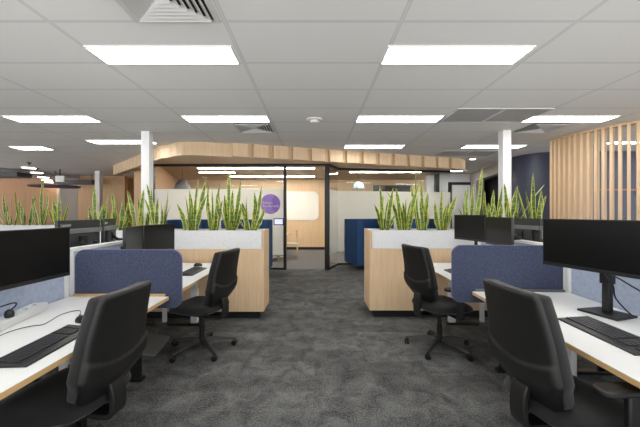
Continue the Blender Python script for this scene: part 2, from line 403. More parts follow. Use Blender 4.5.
# columns
for i, (px, Y) in enumerate(((145, 5.09), (507.2, 5.02))):
    x = (px-CX)*Y/F
    struct('column_left' if i == 0 else 'column_right', MB().box(x-.066, x+.066, Y, Y+.135, 0, CH), M['white'], bevel=.006)
struct('column_far', MB().box(-6.80, -6.65, 9.9, 10.05, 0, CH), M['white'])

# ================================================================== ceiling fittings
def panel(name, label, cx, cy, L, W, group, m=None, cat='ceiling light'):
    t = thing(name, label, cat, (cx, cy, CH), 0, group)
    MB().box(-L/2, L/2, -W/2, W/2, -.010, -.003).build('diffuser', m or M['lamp'], t)
    fr = MB(); e = .012
    for a in ((-L/2-e, L/2+e, -W/2-e, -W/2), (-L/2-e, L/2+e, W/2, W/2+e), (-L/2-e, -L/2, -W/2, W/2), (L/2, L/2+e, -W/2, W/2)):
        fr.box(*a, -.013, 0)
    fr.build('frame', M['white'], t); return t
g = 'recessed ceiling panel lights'
rows = [
 (-1.215, 2.64, 'long bright panel light nearest the camera on the left, beside the square air diffuser'),
 (1.16, 2.64, 'long bright panel light nearest the camera on the right of the ceiling'),
 (-3.60, 4.42, 'panel light at the left edge, before the smaller one over the far left desks'),
 (-1.20, 4.42, 'panel light above the left planter next to the small air diffuser'),
 (1.17, 4.42, 'panel light above the right planter, beside the two grey return grilles'),
 (3.52, 4.42, 'panel light in front of the curved timber slat screen'),
 (-3.50, 5.84, 'panel light crossing behind the left white column'),
 (1.17, 6.26, 'panel light just in front of the stepped timber bulkhead'),
 (3.50, 6.26, 'panel light crossing behind the right white column'),
 (4.02, 9.80, 'distant panel light past the right end of the timber bulkhead')]
for cx, cy, lb in rows: panel('ceiling_light', lb, cx-.01, cy, 1.13, .272, g)
panel('ceiling_light', 'short panel light far left near the track lights', -5.65, 6.40, .62, .30, g)
for cx in (-1.215, 1.16, 3.5, -3.6):
    for cy in (.84, -.96):
        panel('ceiling_light', 'panel light out of view behind the camera', cx, cy, 1.17, .29, 'panel lights behind the camera')
for cx, cy, lb in ((-8.2, 4.4, 'panel light over the far left wing'), (5.9, 4.4, 'panel light behind the slat screen, outside the frame')):
    panel('ceiling_light', lb, cx, cy, 1.17, .29, g)
panel('ceiling_light', 'panel light seen through the gaps of the timber slats', 6.0, 5.9, 1.17, .16, g)

def diffuser(label, cx, cy, s=.58):
    t = thing('air_diffuser', label, 'air vent', (cx, cy, CH), 0, 'square louvred air diffusers')
    MB().box(-s/2+.03, s/2-.03, -s/2+.03, s/2-.03, -.004, -.001).build('opening', M['dark'], t)
    def ringf(a, b_, z0, z1):
        V = [(-a,-a,z0),(a,-a,z0),(a,a,z0),(-a,a,z0),(-b_,-b_,z1),(b_,-b_,z1),(b_,b_,z1),(-b_,b_,z1)]
        V += [(x, y, z+.003) for x, y, z in V]
        Fs = []
        for k in range(4):
            l = (k+1) % 4; Fs += [(k, l, 4+l, 4+k), (8+l, 8+k, 12+k, 12+l), (k, 8+k, 8+l, l), (4+l, 12+l, 12+k, 4+k)]
        return V, Fs
    MB().add(*ringf(s/2, s/2-.035, -.006, -.008)).build('frame', M['vane'], t)
    for k in range(6):
        a = s/2-.045-k*.038
        MB().add(*ringf(a, max(a-.03, .01), -.026, -.006)).build('vane', M['vane'], t)
diffuser('large louvred air diffuser cut off by the top edge of the frame', -.93, 1.90)
diffuser('small louvred air diffuser at the right end of the left planter light', -.92, 4.87)
diffuser('louvred air diffuser between the right light and the slat screen', 3.45, 4.88)
for (cx, cy, lb) in ((2.09, 4.28, 'left one of two perforated return air grilles beside a panel light'), (2.69, 4.28, 'right one of two perforated return air grilles beside a panel light'),
                     (3.0, 7.0, 'far perforated grille left of the round downlight'), (3.62, 7.0, 'far perforated grille above the round downlight')):
    t = thing('return_air_grille', lb, 'air vent', (cx, cy, CH), 0, 'perforated return air grilles')
    MB().box(-.28, .28, -.28, .28, -.006, -.001).build('mesh_panel', M['grille'], t)
    fr = MB(); [fr.box(*a, -.010, 0) for a in ((-.30, .30, -.30, -.28), (-.30, .30, .28, .30), (-.30, -.28, -.28, .28), (.28, .30, -.28, .28))]
    fr.build('frame', M['vane'], t)
t = thing('downlight', 'small round downlight near the far return grilles', 'downlight', (3.83, 7.75, CH))
MB().lathe([(.06, -.004), (.06, -.001)]).build('lens', M['lamp'], t); MB().lathe([(.062, -.002), (.085, -.008), (.085, 0), (.062, -.0)]).build('trim_ring', M['white'], t)
t = thing('smoke_detector', 'small white round ceiling detector over the middle aisle', 'detector', (0.0, 4.46, CH))
MB().lathe([(.11, 0), (.11, -.012), (.09, -.02)]).build('base', M['white'], t, smooth=40); MB().lathe([(.06, -.02), (.05, -.045), (.02, -.05)]).build('sensor', M['white'], t, smooth=40)
for i, (px, Y, z) in enumerate(((29, 8.28, 2.56), (37, 9.3, 2.56), (43.5, 10.2, 2.53), (47, 10.75, 2.50), (50, 11.1, 2.46))):
    p = P(px, 200, Y); p.z = z
    t = thing('track_light', ['nearest white disc spotlight on the left track', 'second disc spotlight from the front on the left track', 'middle disc spotlight on the left track', 'fourth disc spotlight, next to the exit sign', 'farthest disc spotlight on the left track, touching the dark plate'][i], 'spotlight', (p.x, p.y, p.z), 0, 'disc spotlights at far left')
    h_ = CH-p.z
    r_ = .16
    MB().lathe([(r_*.9, .001), (r_*.9, -.004)]).build('lens', M['lamp_warm'], t)
    MB().lathe([(r_, -.002), (r_, .03), (r_*.6, .045), (.02, .05)]).build('lamp_shade', M['white'], t, smooth=40)
    MB().lathe([(.014, .045), (.014, h_-.02), (.05, h_-.02), (.05, h_)], n=12).build('stem', M['black'], t)
t = thing('exit_sign', 'blank white exit sign box hanging at far left', 'sign', P(60, 178.5, 9.5))
MB().box(-.13, .13, -.02, .02, -.10, .08).build('sign_face', M['white'], t, bevel=.008)
MB().box(-.01, .01, -.01, .01, .08, CH-t.location.z).build('hanger', M['black'], t)
tag(MB().lathe([(.65, 0), (.65, .04), (.012, .045), (.012, CH-P(55, 187, 9.9).z)], n=32).build('hanging_disc', plain('aubergine', (70, 62, 88), .6), loc=P(55, 187, 9.9)), 'dark aubergine round plate hanging under the ceiling at far left', 'ceiling panel')
tag(MB().box(-.65, .65, -.2, .2, 0, .13).box(-.5, -.48, -.01, .01, .13, CH-2.374).box(.48, .5, -.01, .01, .13, CH-2.374).build('air_duct', plain('duct_grey', (70, 70, 72), .5), loc=(-8.08, 10.9, 2.374)), 'dark ceiling duct box beside the timber block at far left', 'duct')
tag(MB().box(-.9, .6, -.25, .25, 0, .13).build('air_duct', plain('duct_grey2', (66, 66, 70), .5), loc=(-9.3, 9.6, 2.463)), 'grey ceiling duct box at the left edge of the frame', 'duct')

# ================================================================== meeting room fittings
for (x0, x1, y, lb) in ((-3.3, .0, 9.08, 'front linear light of the meeting room ceiling, left run'), (-2.9, .0, 11.1, 'rear linear light of the meeting room ceiling, left run'),
                        (1.1, 3.3, 9.9, 'linear light over the room right of the open door'), (-3.6, -2.5, 10.0, 'short linear light near the left wall of the meeting room')):
    t = thing('linear_light', lb, 'ceiling light', ((x0+x1)/2, y, 2.665), 0, 'linear lights in the meeting room'); L = (x1-x0)/2
    MB().box(-L, L, -.05, .05, -.012, -.004).build('diffuser', M['lamp_room'], t)
    MB().box(-L-.01, L+.01, -.06, .06, -.004, 0).build('housing', M['white'], t)
o = MB().prism(rrect(-2.6, .16, 1.12, 2.22, .22), 0, .02, mat=UPR).build('whiteboard', plain('white_glassboard', (236, 234, 226), .25), loc=(0, 12.19, 0))
tag(o, 'white rounded rectangular board on the timber wall seen through the open door', 'whiteboard')
# purple room sign
t = thing('room_sign', 'round purple room name sign on the frosted glass left of the door', 'sign', (-1.085, 7.875, 1.617))
MB().lathe([(.245, 0), (.245, -.004)], n=64, axis='y').build('disc', M['purple'], t)
lens = []
for k in range(21):
    a = math.radians(-58+116*k/20); lens.append((.243*math.cos(a), .243*math.sin(a)))
x0 = .243*math.cos(math.radians(58)); z0 = .243*math.sin(math.radians(58))
for k in range(19, 0, -1):
    a = math.radians(180-(-58+116*k/20)); lens.append((2*x0+.243*math.cos(a), .243*math.sin(a)))
MB().prism(lens, 0.0045, .006, mat=UPR).build('overlap', M['purple2'], t)
def text(body, size, mat, parent, loc, rot, align='LEFT', name='lettering', ext=.0005):
    c = bpy.data.curves.new(name, 'FONT'); c.body = body; c.size = size; c.extrude = ext; c.align_x = align; c.materials.append(mat)
    c.resolution_u = 2
    o_ = bpy.data.objects.new(name, c); me = bpy.data.meshes.new_from_object(o_); bpy.data.objects.remove(o_)
    o = bpy.data.objects.new(name, me); COL.objects.link(o); o.parent = parent; o.location = loc; o.rotation_euler = rot
    return o
text('Edison', .09, M['lettering'], t, (-.185, -.008, .005), (PI/2, 0, 0)); text('Sandbrook', .09, M['lettering'], t, (-.185, -.008, -.078), (PI/2, 0, 0))
t = thing('booking_panel', 'small black tablet with glowing lilac screen mounted on glass beside the door', 'tablet', P(278.7, 221.7, 7.86))
MB().box(-.125, .125, -.012, .01, -.085, .085).build('case', M['black'], t, bevel=.008)
MB().box(-.10, .10, -.014, -.012, -.062, .062).build('screen', M['panelglow'], t)
# cream cabinet on timber legs behind the frosted glass
t = thing('cabinet', 'cream cabinet on timber legs behind frosted glass left of the door', 'cabinet', (-1.22, 9.4, 0))
MB().box(-.42, .22, -.2, .2, .2, .98).build('body', M['cream'], t, bevel=.01)
for x in (-.36, -.02, .16):
    for y in (-.15, .15): MB().tube([(x, y, .2), (x*1.05, y*1.05, 0)], [.018, .012]).build('leg', M['paleoak'], t, smooth=60)
# pale chair through the door
t = thing('side_chair', 'pale timber chair with cream seat at the table inside the meeting room', 'chair', (-.72, 9.95, 0), 0)
for x, y in ((-.19, -.18), (-.19, .18), (.19, -.18), (.19, .18)):
    MB().tube([(x, y, 0), (x*.95, y*.95, .44 if x < 0 else .8)], .014).build('leg', M['paleoak'], t, smooth=60)
MB().prism(rrect(-.22, .22, -.21, .21, .08), .43, .465).build('seat', M['cream'], t, bevel=.01)
mb = MB(); mb.prism([(.16+.02*math.cos(a)-.0, .20*math.sin(a)) for a in [PI*2*k/16 for k in range(16)]], .66, .86)
mb.build('backrest', M['paleoak'], t, smooth=50)
t = thing('meeting_table', 'round white meeting table partly hidden by the door frame', 'table', (-1.30, 10.2, 0))
MB().lathe([(.53, .715), (.54, .72), (.54, .74), (.53, .745)], n=48).build('tabletop', M['white'], t, smooth=40)
MB().lathe([(.3, 0), (.3, .012), (.04, .03), (.035, .7), (.1, .715)], n=24).build('pedestal', M['white'], t, smooth=40)
# pendants
for px, py, Y, r_, mm, lb in ((358.5, 189, 10.2, .19, 'domeblue', 'pale blue dome pendant lamp hanging behind glass right of the door'), (182.5, 190, 9.6, .24, 'domegrey', 'dark grey dome pendant lamp hanging behind glass at left')):
    p = P(px, py, Y); t = thing('pendant_lamp', lb, 'pendant lamp', p)
    pr = [(r_*math.cos(a), r_*1.25*math.sin(a)) for a in [PI/2*k/10 for k in range(10)]]+[(.01, r_*1.25)]
    mb = MB(); mb.lathe(pr, n=32); mb.build('lamp_shade', M[mm], t, smooth=50)
    MB().lathe([(.006, r_*1.2), (.006, 2.66-p.z)], n=8).build('cord', M['black'], t)
t = thing('television', 'black wall television glimpsed through glass on the far right of the meeting room', 'television', (2.95, 12.1, 1.98))
MB().box(-.72, .72, -.03, .05, -.08, .46).build('housing', M['black'], t, bevel=.008); MB().box(-.70, .70, -.032, -.030, -.06, .44).build('screen', M['tv'], t)

# booth sofas
def booth(label, x, y, rz, W=.98, D=.72, H=1.24):
    t = thing('booth_sofa', label, 'sofa', (x, y, 0), rz, 'blue high-back booth seats before the glass')
    a = .15
    MB().box(0, W, D-a, D, .12, H).build('backrest', M['blue'], t, bevel=.02)
    MB().box(0, a, 0, D-a, .12, H).build('side_panel', M['blue'], t, bevel=.02)
    MB().box(W-a, W, 0, D-a, .12, H).build('side_panel', M['blue'], t, bevel=.02)
    MB().box(a, W-a, .06, D-a, .14, .36).build('seat_base', M['blue'], t, bevel=.015)
    MB().box(a+.005, W-a-.005, .03, D-a, .36, .46).build('seat_cushion', M['blue'], t, bevel=.03)
    for lx, ly in ((.05, .05), (W-.05, .05), (.05, D-.05), (W-.05, D-.05)):
        MB().tube([(lx, ly, .12), (lx, ly, 0)], .012).build('leg', M['chrome'], t, smooth=60)
booth('blue high-back booth sofa with steel legs, first one right of the doorway', 1.02, 7.62, math.radians(16), D=.86)
booth('blue high-back booth sofa second from the doorway on the right side', 2.34, 7.72, math.radians(10), .95)
booth('blue high-back booth sofa nearest the doorway on the left side', -2.05, 7.0, 0, 1.04)
booth('blue high-back booth sofa furthest left, behind the left planter', -3.36, 7.0, 0, .90)

# ================================================================== slat screen
def circ(A, B, C_):
    ax, ay = A; bx, by = B; cx, cy = C_; d_ = 2*(ax*(by-cy)+bx*(cy-ay)+cx*(ay-by))
    ux = ((ax*ax+ay*ay)*(by-cy)+(bx*bx+by*by)*(cy-ay)+(cx*cx+cy*cy)*(ay-by))/d_
    uy = ((ax*ax+ay*ay)*(cx-bx)+(bx*bx+by*by)*(ax-cx)+(cx*cx+cy*cy)*(bx-ax))/d_
    return ux, uy, math.hypot(ax-ux, ay-uy)
ux, uy, R_ = circ((4.22, 5.70), (4.33, 4.99), (4.62, 4.46))
a0 = math.atan2(5.72-uy, 4.22-ux)
t = thing('slat_screen', 'curved floor to ceiling screen of oak slats at the right', 'screen', (4.4, 5.0, 0))
sp = .098
for k in range(24):
    a = a0+k*sp/R_
    c = Vector((ux+R_*math.cos(a), uy+R_*math.sin(a), 0))-Vector((4.4, 5.0, 0))
    mt = Matrix.Translation(c) @ Matrix.Rotation(a+math.radians(12), 4, 'Z')
    MB().box(-.12, .0, -.019, .019, .0, CH-.03, mat=mt).build('slat', M['oak_fin'], t, bevel=.002, seg=1)
for z0, z1 in ((CH-.03, CH-.001),):
    mb = MB(); N = 40; V = []
    for k in range(N+1):
        a = a0+(-.5+24*k/N)*sp/R_
        for rr in (R_+.004, R_-.123): V.append((ux+rr*math.cos(a)-4.4, uy+rr*math.sin(a)-5.0))
    VV = [(x, y, z0) for x, y in V]+[(x, y, z1) for x, y in V]; n = len(V); Fc = []
    for k in range(N):
        i = 2*k; Fc += [(i, i+1, i+3, i+2), (n+i, n+i+2, n+i+3, n+i+1), (i, i+2, n+i+2, n+i), (i+1, n+i+1, n+i+3, i+3)]
    Fc += [(0, n, n+1, 1), (2*N, 2*N+1, n+2*N+1, n+2*N)]
    mb.add(VV, Fc).build('head_rail', M['oak_fin'], t)
# locker bank behind
t = thing('locker_bank', 'navy lockers with a copper line and knobs behind the timber slats', 'lockers', (5.5, 6.55, 0))
MB().box(0, 3.4, 0, .19, .08, 1.86).box(0, 3.4, .02, .19, 1.885, 2.52).build('body', M['navy'], t)
MB().box(-.36, 3.4, -.006, .19, 1.862, 1.883).build('inlay', M['copper'], t)
for x in (.38, .74, 1.1, 1.5, 1.9): MB().lathe([(.02, 0), (.02, -.02), (.028, -.03)], (x, -.0, 1.80), 12, axis='y').build('knob', M['copper'], t, smooth=40)

# ================================================================== planters and snake plants
def planter(x0, x1, y0, y1, label, name='planter_box', H=1.168, rz=0):
    t = thing(name, label, 'planter', ((x0+x1)/2, y0, 0), rz, 'oak and white planter boxes'); w = (x1-x0)/2; d_ = y1-y0
    MB().box(-w+.06, w-.06, .05, d_-.05, 0, .105).build('plinth', M['kick'], t)
    MB().box(-w+.022, w-.022, 0, d_, .1, H-.248).build('body', M['oak'], t)
    MB().box(-w, -w+.022, -.002, d_+.002, .1, H).build('end_panel', M['oak'], t)
    MB().box(w-.022, w, -.002, d_+.002, .1, H).build('end_panel', M['oak'], t)
    tr = MB()
    tr.box(-w+.03, w-.03, 0, .02, H-.245, H-.003).box(-w+.03, w-.03, d_-.02, d_, H-.245, H-.003)
    tr.box(-w+.03, -w+.05, .02, d_-.02, H-.245, H-.003).box(w-.05, w-.03, .02, d_-.02, H-.245, H-.003)
    tr.box(-w+.05, w-.05, .02, d_-.02, H-.245, H-.06)
    tr.build('trough', M['fleck'], t)
    MB().box(-w+.05, w-.05, .02, d_-.02, H-.06, H-.03).build('soil', M['soil'], t)
    return t
planter(-3.55, -.665, 4.20, 4.68, 'long oak planter with white trough behind the left desks')
planter(.735, 3.75, 4.25, 4.73, 'long oak planter with white trough behind the right desks')
planter(-8.2, -4.55, 6.0, 6.4, 'distant white-topped planter at the far left edge')

def leaf(mb, b0, tip, W, yaw):
    b0, tip = Vector(b0), Vector(tip); n = 12
    up = (tip.z-b0.z)
    sg = (1 if tip.x > b0.x else -1)*random.uniform(-.035, .06)
    c1 = b0+Vector(((tip.x-b0.x)*.25+sg, (tip.y-b0.y)*.18, up*.36)); c2 = b0+Vector(((tip.x-b0.x)*.60+sg*.6, (tip.y-b0.y)*.55, up*.72))
    path = bez(b0, c1, c2, tip, n)
    base = len(mb.v); V = []
    tw = random.uniform(-1.0, 1.0)
    for i, p in enumerate(path):
        t = i/n
        t_ = (path[min(i+1, n)]-path[max(i-1, 0)]).normalized()
        a = yaw+tw*t; side = Vector((math.cos(a), math.sin(a), 0)); side = (side-t_*side.dot(t_)).normalized(); nor = side.cross(t_)
        ww = W*(.55+.45*math.sin(min(t/.4, 1)*PI/2)) if t < .4 else W*(1-((t-.4)/.6)**2.3)
        ww = max(ww, .001)
        cup = .30*(1-t)+.08
        for j, u in enumerate((-1, -.66, 0, .66, 1)):
            if j == 0: wav = 1+.16*math.sin(i*1.3+base)
            q = p+side*u*ww*wav/2+nor*(abs(u)**1.5*ww*cup*.5)
            V.append(q); mb.uv[base+len(V)-1] = ((u+1)/2, t)
    Fc = [(i*5+j, i*5+j+1, (i+1)*5+j+1, (i+1)*5+j) for i in range(n) for j in range(4)]
    mb.add(V, Fc)
def plant(bpx, Y, tips, label, group, zb=1.139, extra=3, W=.064):
    b = P(bpx, 213, Y); t_all = []
    mb = MB(); org = Vector((b.x, Y, zb))
    ztop = max(P(tx, ty, Y).z for tx, ty in tips)-zb
    for tx, ty in tips:
        dy = random.uniform(-.09, .09); q = P(tx, ty, Y)
        k = (q.x-b.x); bs = Vector((max(-.07, min(.07, k*.35))+random.uniform(-.012, .012), dy*.5, 0))
        leaf(mb, bs, (q.x-b.x, dy, q.z-zb), W*random.uniform(.8, 1.15), random.choice((0, 0, PI))+random.uniform(-.75, .75))
    for _ in range(extra):
        a = random.uniform(0, 2*PI); h_ = ztop*random.uniform(.35, .75); k = random.uniform(.05, .15)
        leaf(mb, (.05*math.cos(a), .05*math.sin(a), 0), (k*math.cos(a)*1.2, k*math.sin(a), h_), W*random.uniform(.6, .9), random.uniform(0, PI))
    o = mb.build('snake_plant', M['leaf'], loc=org, smooth=60)
    tag(o, label, 'plant', group)
G1, G2, G3 = 'snake plants on the left planter', 'snake plants on the right planter', 'snake plants on the far left planter'
plant(191, 4.45, [(178, 204), (183, 195), (187.5, 189), (193, 199), (199.4, 177.5), (206, 177), (196, 208), (207, 195)], 'snake plant nearest the corner of the dark monitors, leaning apart in a wide fan', G1)
plant(213, 4.42, [(207.6, 185), (211.5, 189), (219, 181), (216, 195), (209, 205), (217, 208), (222, 200)], 'narrow snake plant with one tall thin leaf, second left of the purple sign', G1)
plant(230, 4.42, [(223, 194), (229, 170), (240.6, 180), (233, 190), (226, 199), (242, 204), (231, 205)], 'tallest spiky snake plant in the middle of the left planter', G1, W=.062)
plant(250, 4.42, [(248, 191.5), (254, 191), (262, 185), (241, 202), (266, 207), (246, 207), (257, 200)], 'snake plant at the right end of the left planter below the purple sign', G1)
plant(142, 4.45, [(129, 190), (135, 197), (146, 184), (142, 189), (121, 199), (139, 205)], 'snake plant just left of the left white column', G1)
plant(158, 4.42, [(149, 184), (153.5, 188), (166, 189), (169, 204), (161, 198), (148, 205)], 'snake plant just right of the left white column', G1)
plant(99, 4.5, [(87.6, 206), (95, 197), (99, 186), (111, 195), (88, 213), (108, 202), (104, 208)], 'leftmost snake plant on the left planter above the two linked monitors', G1)
plant(118, 4.42, [(115, 177), (113, 191), (129, 190), (122, 200), (112, 205), (130, 212)], 'tall snake plant against the timber opening left of the column', G1)
plant(10, 6.2, [(3, 194), (0, 204), (12, 202), (18, 202), (8, 210)], 'snake plant at the very left edge of the picture', G3, W=.07)
plant(25, 6.2, [(14, 191.5), (19, 198), (28, 191.5), (33, 194), (24, 205)], 'second snake plant from the left edge on the far planter', G3, W=.07)
plant(41, 6.2, [(41, 178), (32, 195), (51, 191), (46, 202), (37, 203)], 'snake plant with one very tall leaf on the far left planter', G3, W=.07)
plant(58, 6.2, [(58, 191.5), (67.5, 202), (53, 197), (63, 198), (52, 207)], 'snake plant at the right end of the far left planter', G3, W=.07)
plant(384, 4.5, [(378.6, 186), (375, 204), (393, 187.6), (384, 195), (380, 208), (389, 203)], 'snake plant at the left end of the right planter', G2)
plant(404, 4.48, [(387.6, 191.5), (396, 187.6), (417, 185), (404, 202), (411, 204), (399, 205), (397, 196)], 'snake plant with crossing leaves, second on the right planter', G2)
plant(423, 4.48, [(414.7, 164.5), (422, 178.6), (429, 194), (411, 184), (426, 203), (418, 200)], 'tallest snake plant of the right planter with dark upright leaf', G2, W=.064)
plant(441, 4.48, [(441, 190), (433, 200.5), (458.5, 193), (451, 193), (437, 207), (447, 206)], 'snake plant beside the edge of the glass wall on the right planter', G2)
plant(468, 4.5, [(474, 184), (479, 167), (461, 208), (465, 205), (470, 203), (490, 217)], 'snake plant above the far monitors with a thin leaf rising high', G2, W=.05)
plant(491, 4.5, [(488, 190), (495, 189), (502, 185), (485, 203), (499, 203), (493, 205)], 'bushy snake plant just left of the right column', G2, W=.066)
plant(511, 4.45, [(505, 183), (504, 204), (521, 185), (515, 203), (547, 183), (519, 205)], 'snake plant in front of the right column with a long arching leaf', G2, W=.064)
plant(535, 4.5, [(529.5, 172), (521, 187), (543, 189), (548, 195), (536, 203), (540, 207)], 'rightmost snake plant, before the navy wall by the slats', G2, W=.064)

# ================================================================== workstations
RA = math.radians(-2.2)
def W_(s, lx, ly):                                  # local (outwards, along aisle) -> world
    if s < 0: return Vector((-1.125-lx, ly, 0))
    return Vector((1.195+lx*math.cos(RA)-ly*math.sin(RA), lx*math.sin(RA)+ly*math.cos(RA), 0))
def rz_(s): return 0 if s < 0 else RA
DZ = .75
def desk(s, lx0, ly0, ly1, label, outward=1, lm='white_metal', inset=.14):
    # lx0 = aisle edge for outward=1; opposite desks run the other way
    base = W_(s, lx0, (ly0+ly1)/2); t = thing('desk', label, 'desk', base, rz_(s), 'white sit-stand desks')
    h_ = (ly1-ly0)/2; D = .765
    e = s*outward
    MB().box(0, e*D, -h_, h_, DZ-.026, DZ-.0025).build('edge_band', M['ply'], t)
    MB().box(e*.0008, e*(D-.0008), -h_+.0008, h_-.0008, DZ-.0025, DZ).build('tabletop', M['white_lam'], t)
    for y in (-h_+inset, h_-inset):
        lg = MB().box(e*.33, e*.41, y-.03, y+.03, .03, .45).box(e*.34, e*.40, y-.024, y+.024, .45, DZ-.06).build('leg', M[lm if y > 0 else 'black'], t, bevel=.004)
        MB().box(e*.30, e*.70, y-.035, y+.035, 0, .03).build('foot', M['black'], lg, bevel=.006)
        MB().box(e*.12, e*.66, y-.02, y+.02, DZ-.06, DZ-.027).build('bracket', M['black'], lg)
    MB().box(e*.45, e*.62, -h_+.25, h_-.25, DZ-.14, DZ-.13).box(e*.45, e*.46, -h_+.25, h_-.25, DZ-.13, DZ-.04).build('cable_tray', M['black'], t)
    MB().box(e*.30, e*.34, -h_+.14, h_-.14, DZ-.055, DZ-.03).build('cross_beam', M['black'], t)
    return t
YL, YR = 2.47, 2.63        # far end of near desks (aisle coordinate)
desk(-1, 0, .86, YL, 'white desk with plywood edge in the left foreground', lm='black', inset=.45)
desk(1, 0, 1.02, YR, 'white desk with plywood edge in the right foreground', lm='black', inset=.45)
desk(-1, 0, YL+.06, 4.13, 'white desk beyond the left felt divider')
desk(1, 0, YR+.06, 4.17, 'white desk beyond the right felt divider')
desk(-1, 1.59, .86, YL, 'white desk on the hidden side of the left foreground screen', -1)
desk(1, 1.59, 1.02, YR, 'white desk on the hidden side of the right foreground screen', -1)
desk(-1, 1.59, YL+.06, 4.13, 'white desk behind the far left screen, under the linked monitors', -1)
desk(1, 1.59, YR+.06, 4.17, 'white desk behind the far right screen', -1)

def divider(s, ly, x_in, x_out, z0, z1, label):
    t = thing('felt_divider', label, 'desk divider', W_(s, 0, ly), rz_(s), 'navy felt desk dividers')
    a, b_ = sorted((s*x_in, s*x_out)); p1 = rrect(a, b_, z0, z1, .075, 10)
    MB().prism(rrect(a+.001, b_-.001, z0+.001, z1-.001, .074, 10), -.011, .011, mat=UPR).build('felt_panel', M['felt'], t)
    p2 = rrect(a-.002, b_+.002, z0-.002, z1+.002, .077, 10); mb = MB(); n = len(p1)
    V = [(x, y_, z) for y_ in (-.006, .006) for x, z in p1]+[(x, y_, z) for y_ in (-.006, .006) for x, z in p2]
    Fc = []
    for i in range(n):
        j = (i+1) % n; Fc += [(2*n+i, 2*n+j, 3*n+j, 3*n+i), (i, j, 2*n+j, 2*n+i), (n+j, n+i, 3*n+i, 3*n+j)]
    mb.add(V, Fc).build('edge_trim', M['felt_edge'], t)
    cl = MB(); cl.box(s*.03, s*.74, -.032, -.012, DZ+.0005, DZ+.018)
    cl.build('rail', M['ply'] if s < 0 else M['greyplastic'], t)
    for x in (.12, .62): MB().box(s*x, s*(x+.05), -.10, -.013, DZ-.045, DZ-.027).build('clamp', M['black'], t)
divider(-1, YL+.03, -.09, .74, .655, 1.108, 'navy felt divider with rounded corners between the left desks')
divider(1, YR+.03, -.155, .74, .655, 1.127, 'navy felt divider with rounded corners between the right desks')

def spine(s, ly0, ly1, label):
    t = thing('desk_screen', label, 'desk screen', W_(s, .772, (ly0+ly1)/2), rz_(s), 'pale blue desk screens'); h_ = (ly1-ly0)/2
    x0, x1 = sorted((0, s*.045)); 
    MB().box(x0-.004, x1+.004, -h_, h_, 1.09, 1.12).box(x0-.002, x1+.002, -h_, -h_+.04, 0, 1.09).box(x0-.002, x1+.002, h_-.04, h_, 0, 1.09).box(x0, x1, -h_+.04, h_-.04, DZ-.1, DZ-.05).build('frame', M['white_metal'], t, bevel=.003)
    MB().box(x0+.003, x1-.003, -h_+.04, h_-.04, DZ-.05, 1.09).build('fabric_panel', M['fabric'], t)
spine(-1, .86, YL+.0, 'pale blue fabric screen with white frame behind the left foreground monitor')
spine(1, 1.02, YR+.02, 'pale blue fabric screen with white frame behind the right foreground monitor')
spine(-1, YL+.01, 4.12, 'pale blue screen behind the far left desk monitors')
spine(1, YR+.03, 4.16, 'pale blue screen behind the far right desk monitors')

def monitor(p0, p1, z0, z1, label, stand='stand', logo_back=False, base_z=DZ, front=1, flip_logo=False, foot=0.0):
    # p0 -> p1: horizontal edge as seen from the screen side, left to right
    p0, p1 = Vector(p0), Vector(p1); c = (p0+p1)/2; W = (p1-p0).length; ang = math.atan2(p1.y-p0.y, p1.x-p0.x)
    t = thing('monitor', label, 'monitor', (c.x, c.y, base_z), ang, 'black desk monitors')
    z0 -= base_z; z1 -= base_z
    MB().prism(rrect(-W/2, W/2, z0, z1, .006, 3), -.022, 0, mat=UPR).build('housing', M['monback'], t)   # screen side is -y
    MB().box(-W/2, W/2, -.005, 0.002, z0, z0+.022).box(-W/2, -W/2+.007, -.005, .002, z0+.022, z1).box(W/2-.007, W/2, -.005, .002, z0+.022, z1).box(-W/2+.007, W/2-.007, -.005, .002, z1-.007, z1).build('bezel', M['bezel'], t)
    MB().box(-W/2+.007, W/2-.007, -.003, 0.0, z0+.022, z1-.007).build('screen', M['screen'], t)
    mb = MB(); h_ = z1-z0; mb.box(-W*.32, W*.32, .022, .045, z0+.02, z0+h_*.62); bk = mb.build('rear_housing', M['monback'], t, bevel=.012)
    if logo_back:
        MB().box(-W*.5, W*.5, .022, .05, z0+h_*.62, z0+h_*.76).build('ridge', M['ridge'], t, bevel=.004)
        text('Lenovo', .042, M['logo'], t, (W*.44, .0235, z1-.058), (PI/2, 0, PI), 'LEFT', 'logo')
    if stand == 'stand':
        MB().box(-.022, .022, .16, .20, .012, z0+h_*.45).build('stand_neck', M['black'], t, bevel=.006)
        MB().box(-.030, .030, .152, .208, z0-.09, z0+h_*.45).box(-.03, .03, .045, .152, z0+h_*.3, z0+h_*.45).build('collar', M['black'], t, bevel=.005)
        MB().prism([(-.115, .08), (.115, .08), (.105, .275), (-.105, .275)], 0, .014).build('stand_base', M['black'], t, bevel=.004)
    elif stand == 'wall':
        MB().tube([(0, .16, z0+h_*.45), (.10, .10, z0+h_*.45), (.0, .05, z0+h_*.45)], .018, 8).build('arm', M['black'], t, smooth=50)
        MB().box(-.05, .05, .158, .170, z0+h_*.3, z0+h_*.45+.03).build('mount_plate', M['black'], t)
    else:
        zc = z0+h_*.4; PO = .17 if logo_back else .10
        MB().lathe([(.02, .0), (.02, zc)], (0, PO, 0), 12).lathe([(.04, 0), (.04, .015), (.02, .02)], (0, PO, 0), 16).build('arm_pole', M['black'], t, smooth=40)
        MB().tube([(0, PO, zc-.05), (.16, .13, zc-.03), (.02, .05, zc)], .018, 8).build('arm', M['black'], t, smooth=50)
        MB().box(-.05, .05, .045, .058, zc-.05, zc+.05).build('mount_plate', M['black'], t)
    return t
# foreground pair
monitor((-1.714, 1.62), (-1.67, 2.18), .972, 1.298, 'large black monitor in the left foreground, turned edge-on to the left side', 'wall')
monitor((1.617, 2.26), (1.767, 1.72), 1.035, 1.355, 'large black monitor on a square stand in the right foreground')
